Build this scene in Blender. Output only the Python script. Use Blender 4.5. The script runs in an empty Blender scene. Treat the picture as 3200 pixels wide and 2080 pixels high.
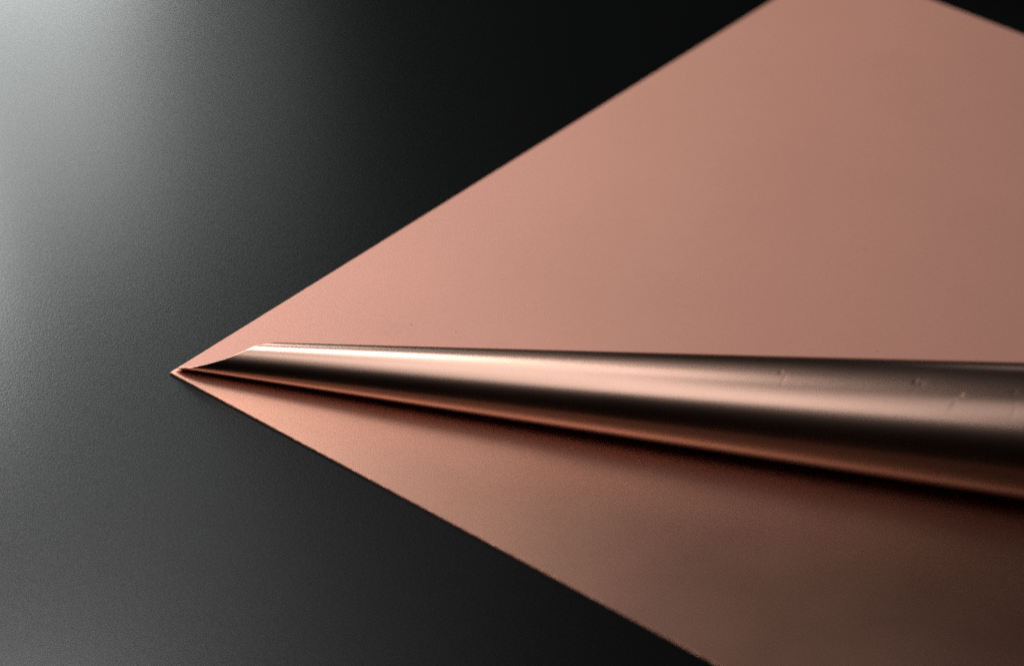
import bpy, bmesh, math, random
import numpy as np
from mathutils import Vector, Matrix

S = bpy.context.scene
COL = S.collection

# ------------------------------------------------------------------ camera
PITCH = math.radians(34.7)
cam_d = bpy.data.cameras.new('camera')
cam_d.sensor_width = 36.0
cam_d.lens = 36.0 * 10360 / 3200
cam_d.clip_start = 0.05
cam_d.clip_end = 50
cam = bpy.data.objects.new('camera', cam_d)
COL.objects.link(cam)
cam.location = (0.1001834, -0.79065716, 0.56205417)
cam.rotation_euler = (math.radians(90) - PITCH, 0, 0)
cam_d.dof.use_dof = True
cam_d.dof.focus_distance = 0.97
cam_d.dof.aperture_fstop = 8.0
S.camera = cam

# ------------------------------------------------------------------ world, lamps, exposure
world = bpy.data.worlds.new('World')
S.world = world
world.use_nodes = True
bg = world.node_tree.nodes['Background']
bg.inputs[0].default_value = (1.0, 0.97, 0.94, 1)
bg.inputs[1].default_value = 0.001


def softbox(name, loc, target, sx, sy, power, color=(1, 1, 1), spread=180):
    d = bpy.data.lights.new(name, 'AREA')
    d.shape = 'RECTANGLE'
    d.size, d.size_y = sx, sy
    d.energy = power
    d.color = color
    d.spread = math.radians(spread)
    o = bpy.data.objects.new(name, d)
    COL.objects.link(o)
    o.location = loc
    o.rotation_euler = (Vector(target) - Vector(loc)).to_track_quat('-Z', 'Y').to_euler()
    return o


CEN = (0.08, 0.0, 0.0)


def panel(name, loc, target, sx, sy, level, **kw):
    return softbox(name, loc, target, sx, sy, level * sx * sy * 10 * math.pi, **kw)


# name, place, aim (None: straight down), width, depth, level
LAMPS = [
    ('overhead_a', (-0.08, 0.18, 0.60), None, 0.20, 0.22, .24),
    ('overhead_b', (-0.16, -0.03, 0.60), None, 0.24, 0.20, .22),
    ('overhead_c', (-0.14, -0.245, 0.60), None, 0.26, 0.22, .21),
    ('overhead_e', (-0.21, 0.40, 0.60), None, 0.24, 0.20, 1.0),
    ('overhead_j', (0.08, -0.15, 0.60), None, 0.18, 0.20, .068),
    ('overhead_i', (-0.02, 0.45, 0.60), None, 0.12, 0.26, .055),
    ('standing_softbox', (-0.165, 0.62, 0.26), CEN, 0.16, 0.18, 0.47),
    ('standing_side', (-0.045, 0.62, 0.26), CEN, 0.08, 0.18, .08),
    ('standing_low', (-0.16, 0.60, 0.12), CEN, 0.20, 0.12, .8),
    ('side_light', (-0.18, 0.31, 0.15), CEN, 0.14, 0.16, .68),
    ('back_fill', (0.30, 0.32, 0.17), CEN, 0.12, 0.10, .03),
    ('rim_light', (-0.05, 0.27, 0.27), CEN, 0.10, 0.10, .06),
    ('rim_light_d', (0.03, 0.52, 0.42), CEN, 0.14, 0.14, .015),
    ('left_high', (-0.40, 0.25, 0.60), None, 0.20, 0.24, .6),
]
for nm, loc, aim, sx, sy, level in LAMPS:
    if level > 0:
        panel(nm, loc, aim or (loc[0], loc[1] + 1e-5, 0.0), sx, sy, level,
              color=(0.96, 1.0, 0.99) if nm.startswith('standing') else (1, 1, 1))

S.view_settings.view_transform = 'Standard'
S.view_settings.look = 'None'
S.view_settings.exposure = 0.0
S.view_settings.gamma = 1.0
S.cycles.use_denoising = False
S.cycles.max_bounces = 12
S.cycles.glossy_bounces = 10
S.cycles.sample_clamp_indirect = 1.5


# ------------------------------------------------------------------ materials
def mat(name):
    m = bpy.data.materials.new(name)
    m.use_nodes = True
    nt = m.node_tree
    return m, nt, nt.nodes['Principled BSDF'], nt.nodes.new, nt.links.new


def tex_chain(nt, scale, rot=(0, 0, 0)):
    tc = nt.nodes.new('ShaderNodeTexCoord')
    mp = nt.nodes.new('ShaderNodeMapping')
    mp.vector_type = 'TEXTURE'           # turn first, then stretch
    mp.inputs['Scale'].default_value = [1.0 / k for k in scale]
    mp.inputs['Rotation'].default_value = rot
    nt.links.new(tc.outputs['Object'], mp.inputs['Vector'])
    return mp.outputs['Vector']


def noise(nt, vec, scale, detail=2.0, rough=0.5):
    n = nt.nodes.new('ShaderNodeTexNoise')
    n.inputs['Scale'].default_value = scale
    n.inputs['Detail'].default_value = detail
    n.inputs['Roughness'].default_value = rough
    nt.links.new(vec, n.inputs['Vector'])
    return n.outputs['Fac']


def remap(nt, v, a, b, c, d):
    r = nt.nodes.new('ShaderNodeMapRange')
    r.inputs[1].default_value, r.inputs[2].default_value = a, b
    r.inputs[3].default_value, r.inputs[4].default_value = c, d
    nt.links.new(v, r.inputs[0])
    return r.outputs[0]


def bump(nt, h, strength, dist, normal=None):
    b = nt.nodes.new('ShaderNodeBump')
    b.inputs['Strength'].default_value = strength
    b.inputs['Distance'].default_value = dist
    nt.links.new(h, b.inputs['Height'])
    if normal:
        nt.links.new(normal, b.inputs['Normal'])
    return b.outputs['Normal']


COPPER = (0.855, 0.418, 0.31, 1)
ROLL = (0.53, 0.33, 0.256, 1)
FOIL = (0.76, 0.398, 0.288, 1)


def copper(name, rough, brush_dir, brush_amt, base=COPPER, metal=1.0):
    m, nt, p, new, link = mat(name)
    p.inputs['Metallic'].default_value = metal
    p.inputs['Base Color'].default_value = base
    # fine rolling lines along the sheet
    v = tex_chain(nt, (1, 40, 1), (0, 0, brush_dir))
    n1 = noise(nt, v, 90, 3, 0.6)
    v0 = tex_chain(nt, (1, 1, 1))
    n2 = noise(nt, v0, 14, 4, 0.55)
    n3 = noise(nt, v0, 2600, 1, 0.5)
    link(remap(nt, n2, 0.3, 0.7, rough - 0.02, rough + 0.02), p.inputs['Roughness'])
    nb = bump(nt, n3, brush_amt, 0.00004)
    nb = bump(nt, n1, brush_amt, 0.00006, nb)
    link(nb, p.inputs['Normal'])
    return m


M_sheet = copper('satin_copper', 0.56, math.radians(-40.5), 0.12, COPPER, 0.30)
M_roll = copper('polished_copper', 0.25, math.radians(-13.6), 0.10, ROLL)



def tarnish(m, spots, amount):
    """faint uneven tone and a few greasy finger marks, as colour of the metal itself"""
    nt = m.node_tree
    p = nt.nodes['Principled BSDF']
    v = tex_chain(nt, (1, 1, 1))
    fac = remap(nt, noise(nt, v, 16, 5, 0.6), 0.3, 0.7, 1.0 - amount, 1.0 + amount)
    fine = remap(nt, noise(nt, v, 420, 3, 0.7), 0.25, 0.75, 0.975, 1.02)
    mu = nt.nodes.new('ShaderNodeMath')
    mu.operation = 'MULTIPLY'
    nt.links.new(fac, mu.inputs[0])
    nt.links.new(fine, mu.inputs[1])
    cur = mu.outputs[0]
    for (x, y, r, dark) in spots:
        d = nt.nodes.new('ShaderNodeVectorMath')
        d.operation = 'DISTANCE'
        nt.links.new(v, d.inputs[0])
        d.inputs[1].default_value = (x, y, T)
        near = remap(nt, d.outputs['Value'], 0.0, r, 1.0, 0.0)
        speck = remap(nt, noise(nt, v, 500, 4, 0.6), 0.3, 0.7, 0.0, dark)
        k = nt.nodes.new('ShaderNodeMath')
        k.operation = 'MULTIPLY'
        nt.links.new(near, k.inputs[0])
        nt.links.new(speck, k.inputs[1])
        inv = nt.nodes.new('ShaderNodeMath')
        inv.operation = 'SUBTRACT'
        inv.inputs[0].default_value = 1.0
        nt.links.new(k.outputs[0], inv.inputs[1])
        m2 = nt.nodes.new('ShaderNodeMath')
        m2.operation = 'MULTIPLY'
        nt.links.new(cur, m2.inputs[0])
        nt.links.new(inv.outputs[0], m2.inputs[1])
        cur = m2.outputs[0]
    mix = nt.nodes.new('ShaderNodeVectorMath')
    mix.operation = 'SCALE'
    mix.inputs[0].default_value = p.inputs['Base Color'].default_value[:3]
    nt.links.new(cur, mix.inputs['Scale'])
    nt.links.new(mix.outputs[0], p.inputs['Base Color'])


T = 0.0005
tarnish(M_sheet, [(0.0649, 0.0234, 0.008, 0.09), (0.0969, 0.0147, 0.004, 0.06),
                  (0.2287, 0.1813, 0.012, 0.05), (0.1356, 0.0956, 0.008, 0.04)], 0.025)

M_table, nt, p, new, link = mat('black_leatherette')
p.inputs['Base Color'].default_value = (0.004, 0.0042, 0.0044, 1)
p.inputs['Roughness'].default_value = 0.235
p.inputs['Specular IOR Level'].default_value = 0.40
v0 = tex_chain(nt, (1, 1, 1))
g1 = noise(nt, v0, 2000, 3, 0.6)
vo = nt.nodes.new('ShaderNodeTexVoronoi')
vo.feature = 'SMOOTH_F1'
vo.inputs['Scale'].default_value = 2000
link(v0, vo.inputs['Vector'])
nb = bump(nt, g1, 0.14, 0.00018)
nb = bump(nt, vo.outputs['Distance'], 0.10, 0.00018, nb)
link(nb, p.inputs['Normal'])


# ------------------------------------------------------------------ geometry
def link_obj(name, me, material, **props):
    me.materials.append(material)
    o = bpy.data.objects.new(name, me)
    COL.objects.link(o)
    for k, v in props.items():
        o[k] = v
    return o


# table
bm = bmesh.new()
bmesh.ops.create_grid(bm, x_segments=2, y_segments=2, size=1.6)
me = bpy.data.meshes.new('table_top')
bm.to_mesh(me)
bm.free()
link_obj('table_top', me, M_table, kind='structure')

# copper plate lying flat: a square sheet with its corner at the origin
T = 0.0005
UA, LA = math.radians(49.5), math.radians(-40.5)
LEN = 0.33
rng = random.Random(4)
u = Vector((math.cos(UA), math.sin(UA), 0))
l = Vector((math.cos(LA), math.sin(LA), 0))
N = 260


def edge_pts():
    pts = []
    for k, (a, b) in enumerate((((0, 0), (0, 1)), ((0, 1), (1, 1)), ((1, 1), (1, 0)), ((1, 0), (0, 0)))):
        for i in range(N):
            t = i / N
            j = rng.gauss(0, 0.000015) if i else 0
            if rng.random() < 0.02:
                j += rng.uniform(-0.00008, 0.00004)
            q = u * (LEN * (a[0] + (b[0] - a[0]) * t)) + l * (LEN * (a[1] + (b[1] - a[1]) * t))
            d = (l if k in (1, 3) else u)
            pts.append(q + d * (0 if i == 0 else j))
    return pts


ring = edge_pts()
n = len(ring)
cen = (u + l) * LEN / 2
verts, faces = [], []
levels = [(0.0, 0.00008), (0.0, T - 0.00004), (0.00004, T), (0.0022, T)]
for ins, z in levels:
    for q in ring:
        # move towards the inside in sheet coordinates
        a, b = q.dot(u), q.dot(l)
        a = min(max(a, ins), LEN - ins) if ins else a
        b = min(max(b, ins), LEN - ins) if ins else b
        w = u * a + l * b
        verts.append((w.x, w.y, z))
for k in range(len(levels) - 1):
    for i in range(n):
        j = (i + 1) % n
        faces.append((k * n + i, k * n + j, (k + 1) * n + j, (k + 1) * n + i))
top = (len(levels) - 1) * n
faces.append(tuple(top + i for i in range(n)))
faces.append(tuple(reversed(range(n))))
me = bpy.data.meshes.new('copper_sheet')
me.from_pydata(verts, [], faces)
bm = bmesh.new()
bm.from_mesh(me)
bmesh.ops.remove_doubles(bm, verts=bm.verts, dist=1e-7)
bmesh.ops.recalc_face_normals(bm, faces=bm.faces)
bm.to_mesh(me)
bm.free()
link_obj('copper_sheet', me, M_sheet, category='copper sheet',
         label='flat satin copper plate lying on the black table under the rolled foil')

# thinner shiny foil lying flat on the front half of the plate, under the roll
FT = 0.0002


def foil_outline():
    pts = []
    # cut edge along the plate's front edge, set back by a hair
    for i in range(N + 1):
        t = i / N
        j = 0.00006 + rng.gauss(0, 0.000008) + (rng.uniform(-0.00005, 0.00003) if rng.random() < 0.03 else 0)
        pts.append(u * max(j, 0.00002) + l * (0.0003 + (LEN - 0.0006) * t))
    # back edge hidden under the contact line of the roll
    pts.append(u * 0.19 + l * (LEN - 0.0003))
    pts.append(Vector((0.012, 0.0010, 0)))
    pts.append(u * 0.0042 + l * 0.0003)
    return pts


fo = foil_outline()
m_ = len(fo)
# the sheared edge is rolled over a little: rings step in from the cut
RND = [(0.0, 0.0), (0.0, 0.00017), (0.00003, FT), (0.003, FT)]
vs, fs = [], []
for ins, h in RND:
    for q in fo:
        qa, qb = q.dot(u), q.dot(l)
        w = u * max(qa, ins + 0.00007 if ins else qa) + l * max(qb, ins + 0.0003 if ins else qb)
        vs.append((w.x, w.y, T + h))
for k in range(len(RND) - 1):
    for i in range(m_):
        j = (i + 1) % m_
        fs.append((k * m_ + i, k * m_ + j, (k + 1) * m_ + j, (k + 1) * m_ + i))
fs.append(tuple(range((len(RND) - 1) * m_, len(RND) * m_)))
fs.append(tuple(reversed(range(m_))))
me = bpy.data.meshes.new('copper_foil')
me.from_pydata(vs, [], fs)
bm = bmesh.new()
bm.from_mesh(me)
bmesh.ops.recalc_face_normals(bm, faces=bm.faces)
bm.to_mesh(me)
bm.free()
M_foil = copper('brushed_foil', 0.35, math.radians(-26), 0.26, FOIL, 1.0)
# brushed along the sheet: the lobe spreads across the brushing
fp = M_foil.node_tree.nodes['Principled BSDF']
fp.inputs['Anisotropic'].default_value = 0.55
tan = M_foil.node_tree.nodes.new('ShaderNodeCombineXYZ')
tan.inputs[0].default_value, tan.inputs[1].default_value = math.sin(math.radians(24)), math.cos(math.radians(24))
M_foil.node_tree.links.new(tan.outputs[0], fp.inputs['Tangent'])
link_obj('copper_foil', me, M_foil, category='copper foil',
         label='thin glossy copper foil lying flat along the front edge of the matte plate')

# conical roll of thin foil lying along the plate: one cross-section curve, given by
# its radius of curvature against the direction of its normal, grows from the apex
ZC = T + FT + 0.00005
APEX = np.array([-0.06485862, 0.01936746, ZC])
AL = math.radians(-13.574830742816305)
SCALE = 0.12125891698389064


def section(n=721):
    kd = np.array([-270, -230, -180, -130, -90, -70, -50, -30, -10, 5, 15, 27, 38, 50, 70, 90.0])
    back = 0.5 - 0.091 * np.sin(np.radians(kd[:4]))
    kr = np.concatenate([back, [.48,.46,.23,.43,.48,.55,.68,.74,.64,.48,.42,.42]])
    kr[0] = .42
    d = np.linspace(-270, 90, n)
    r = np.interp(d, kd, kr)
    w = np.hanning(41)
    w /= w.sum()
    r = np.convolve(np.pad(r[:-1], 20, mode='wrap'), w, 'valid')
    r = np.append(r, r[0])
    dr = np.radians(d)

    def integ(f):
        return np.concatenate([[0], np.cumsum((f[1:] + f[:-1]) / 2 * np.diff(dr))])
    for _ in range(10):             # close the curve on its hidden back
        U, V = integ(r * np.cos(dr)), integ(-r * np.sin(dr))
        win = np.where(d < -95, np.sin(np.radians((d + 270) / 175 * 180)) ** 2, 0)
        B1, B2 = win * np.cos(dr), -win * np.sin(dr)
        M = np.array([[integ(B1 * np.cos(dr))[-1], integ(B2 * np.cos(dr))[-1]],
                      [integ(-B1 * np.sin(dr))[-1], integ(-B2 * np.sin(dr))[-1]]])
        q = np.linalg.solve(M, -np.array([U[-1], V[-1]]))
        r = r + q[0] * B1 + q[1] * B2
    U, V = integ(r * np.cos(dr)), integ(-r * np.sin(dr))
    t = math.radians(34.7)          # the profile was drawn tilted back by this much
    bb = -math.sin(t) * U + math.cos(t) * V
    zz = math.cos(t) * U + math.sin(t) * V
    i = zz.argmin()
    h = U.max() - U.min()
    return d, (bb - bb[i]) / h, (zz - zz[i]) / h


SD, SB, SZ = section()
E_DIR = np.array([math.cos(AL), math.sin(AL), 0])
B_DIR = np.array([math.sin(AL), -math.cos(AL), 0])
Z_DIR = np.array([0, 0, 1.0])
# the cut left end of the roll: distance from the apex against normal direction
CUT_D = [-118, -87.5, -32.0, -13.8, -0.2, 20.9, 34.4, 50.5, 69.9, 90.0, 120, 150, 175, 200, 230, 258]
CUT_S = [0.0708, 0.0688, 0.076, 0.0799, 0.0828, 0.0878, 0.0907, 0.0931, 0.0965, 0.0989, 0.0965, 0.0935, 0.0918, 0.085, 0.0775, 0.071]
S_END = 0.46


def roll_points(nth, ns, inset):
    d = np.linspace(-118, 258, nth)
    s0 = np.interp(d, CUT_D, CUT_S)
    k = np.hanning(13)
    s0 = np.convolve(np.pad(s0, 6, mode='edge'), k / k.sum(), 'valid')
    dm = (d + 270) % 360 - 270
    qb, qz = np.interp(dm, SD, SB), np.interp(dm, SD, SZ)
    # outward normal in the (b, z) plane
    t = math.radians(34.7)
    nb = -math.sin(t) * np.sin(np.radians(dm)) + math.cos(t) * np.cos(np.radians(dm))
    nz = math.cos(t) * np.sin(np.radians(dm)) + math.sin(t) * np.cos(np.radians(dm))
    far = np.concatenate([np.linspace(0.135, 0.238, ns // 4, endpoint=False),
                          np.linspace(0.238, 0.326, ns // 2, endpoint=False), np.linspace(0.326, S_END, 20)])
    near = np.linspace(0, 1, ns - len(far), endpoint=False)
    s = np.concatenate([s0[:, None] + (0.135 - s0[:, None]) * near[None, :], np.repeat(far[None, :], nth, 0)], 1)
    lap = 0.0012 * np.clip((d - 225) / 25, 0, 1)
    off = inset + lap[:, None] * np.clip((s - 0.06) / 0.12, 0.05, 1)
    for (ds, dd, L, Wd, dep, sk) in DENTS:
        x = s - ds
        y = np.radians(d[:, None] - dd) * s * SCALE * 0.5
        xr = x * math.cos(sk) + y * math.sin(sk)
        yr = -x * math.sin(sk) + y * math.cos(sk)
        # one flank of the crease is steep, the other runs out softly
        wx = np.where(xr < 0, 0.4 * Wd, 1.3 * Wd)
        off = off + 0.75 * dep * np.exp(-np.abs(xr / wx) ** 1.5 - (yr / L) ** 2)
    P = (APEX + E_DIR * s[..., None]
         + B_DIR * (SCALE * s * qb[:, None] - off * nb[:, None])[..., None]
         + Z_DIR * (SCALE * s * qz[:, None] - off * nz[:, None])[..., None])
    return P.reshape(-1, 3)


# small dings pressed into the foil: place along, normal direction, length, width, depth, slant
DENTS = [
    (0.2466, 42.5, 0.0007, 0.0006, 0.00005, -0.6),
    (0.2479, 35.0, 0.0020, 0.0005, 0.000012, -0.3),
    (0.2842, 39.5, 0.0008, 0.0008, 0.00008, -0.9),
    (0.2858, 37.5, 0.0007, 0.0010, 0.00005, 0.5),
    (0.2836, 28.0, 0.0012, 0.0006, 0.00002, -0.4),
    (0.2972, 30.2, 0.0008, 0.0006, 0.00008, -0.7),
    (0.2958, 25.2, 0.0015, 0.0008, 0.00010, -0.62),
    (0.3112, 34.5, 0.0008, 0.0007, 0.00004, -0.9),
    (0.3122, 23.5, 0.0013, 0.0006, 0.00004, -0.3),
    (0.3111, 54.0, 0.0007, 0.0003, 0.00003, 1.2),
    (0.2930, 48.0, 0.0008, 0.0004, 0.00002, 1.1),
    (0.2772, 73.0, 0.0006, 0.0004, 0.00003, 1.2),
]


def grid_faces(a, bb, off, flip):
    i = np.arange(a - 1)[:, None] * bb + np.arange(bb - 1)[None] + off
    f = np.stack([i, i + 1, i + bb + 1, i + bb], -1).reshape(-1, 4)
    return f[:, ::-1] if flip else f


NTH, NS = 520, 640
Po = roll_points(NTH, NS, 0)
Pi = roll_points(NTH, NS, 0.00008)
off = NTH * NS
F = [grid_faces(NTH, NS, 0, False), grid_faces(NTH, NS, off, True)]
e0 = np.arange(NTH) * NS
f = np.stack([e0[:-1], e0[1:], e0[1:] + off, e0[:-1] + off], -1)
e1 = e0 + NS - 1
g = np.stack([e1[:-1], e1[:-1] + off, e1[1:] + off, e1[1:]], -1)
r0 = np.arange(NS)
h = np.stack([r0[:-1], r0[:-1] + off, r0[1:] + off, r0[1:]], -1)
r1 = r0 + (NTH - 1) * NS
w = np.stack([r1[:-1], r1[1:], r1[1:] + off, r1[:-1] + off], -1)
faces = np.concatenate(F + [f, g, h, w])
me = bpy.data.meshes.new('foil_roll')
me.from_pydata(np.concatenate([Po, Pi]).tolist(), [], faces.tolist())
me.validate()
me.polygons.foreach_set('use_smooth', [True] * (len(F[0]) + len(F[1])) + [False] * (len(me.polygons) - len(F[0]) - len(F[1])))
bm = bmesh.new()
bm.from_mesh(me)
bmesh.ops.recalc_face_normals(bm, faces=bm.faces)
bm.to_mesh(me)
bm.free()
link_obj('foil_roll', me, M_roll, category='foil roll',
         label='shiny copper foil rolled into a long tapering cone on the flat plate')

# dust and a few short scratches lying on the copper and the table
M_dust, nt, p, new, link = mat('dust_grey')
p.inputs['Base Color'].default_value = (0.16, 0.13, 0.115, 1)
p.inputs['Roughness'].default_value = 0.9
rd = random.Random(11)
spots = [(.0701, .0246, .00022), (.0835, .0209, .00015), (.1478, -.1033, .00022), (.1957, -.1231, .0002),
         (.2332, -.0965, .0002), (.2094, .066, .00016), (.1591, .1695, .00022)]
fl_v, fl_f = [], []


def fleck(x, y, z0, r, stretch=1.0, turn=0.0):
    n0 = len(fl_v)
    k = 7
    h = r * 0.5
    for i in range(k):
        t = 2 * math.pi * i / k
        rr = r * rd.uniform(0.6, 1.1)
        px, py = rr * math.cos(t) * stretch, rr * math.sin(t)
        fl_v.append((x + px * math.cos(turn) - py * math.sin(turn), y + px * math.sin(turn) + py * math.cos(turn), z0))
    fl_v.append((x + rd.uniform(-.2, .2) * r, y, z0 + h))
    for i in range(k):
        fl_f.append((n0 + i, n0 + (i + 1) % k, n0 + k))


for x, y, r in spots:
    fleck(x, y, T + (FT if y < -0.03 else 0) + 0.00001, r)
fleck(0.2079, 0.0109, T + 0.00001, 0.0001, 6.0, 0.7)          # short hair by the roll
for _ in range(46):                                            # on the open table
    x, y = rd.uniform(-0.085, 0.07), rd.uniform(-0.13, 0.22)
    q = Vector((x, y, 0))
    if q.dot(u) > -0.004 and q.dot(l) > -0.004:
        continue
    fleck(x, y, 0.00001, rd.uniform(0.00006, 0.00014), rd.choice((1, 1, 1, 3)), rd.uniform(0, 3))
me = bpy.data.meshes.new('dust')
me.from_pydata(fl_v, [], fl_f)
link_obj('dust', me, M_dust, kind='stuff')
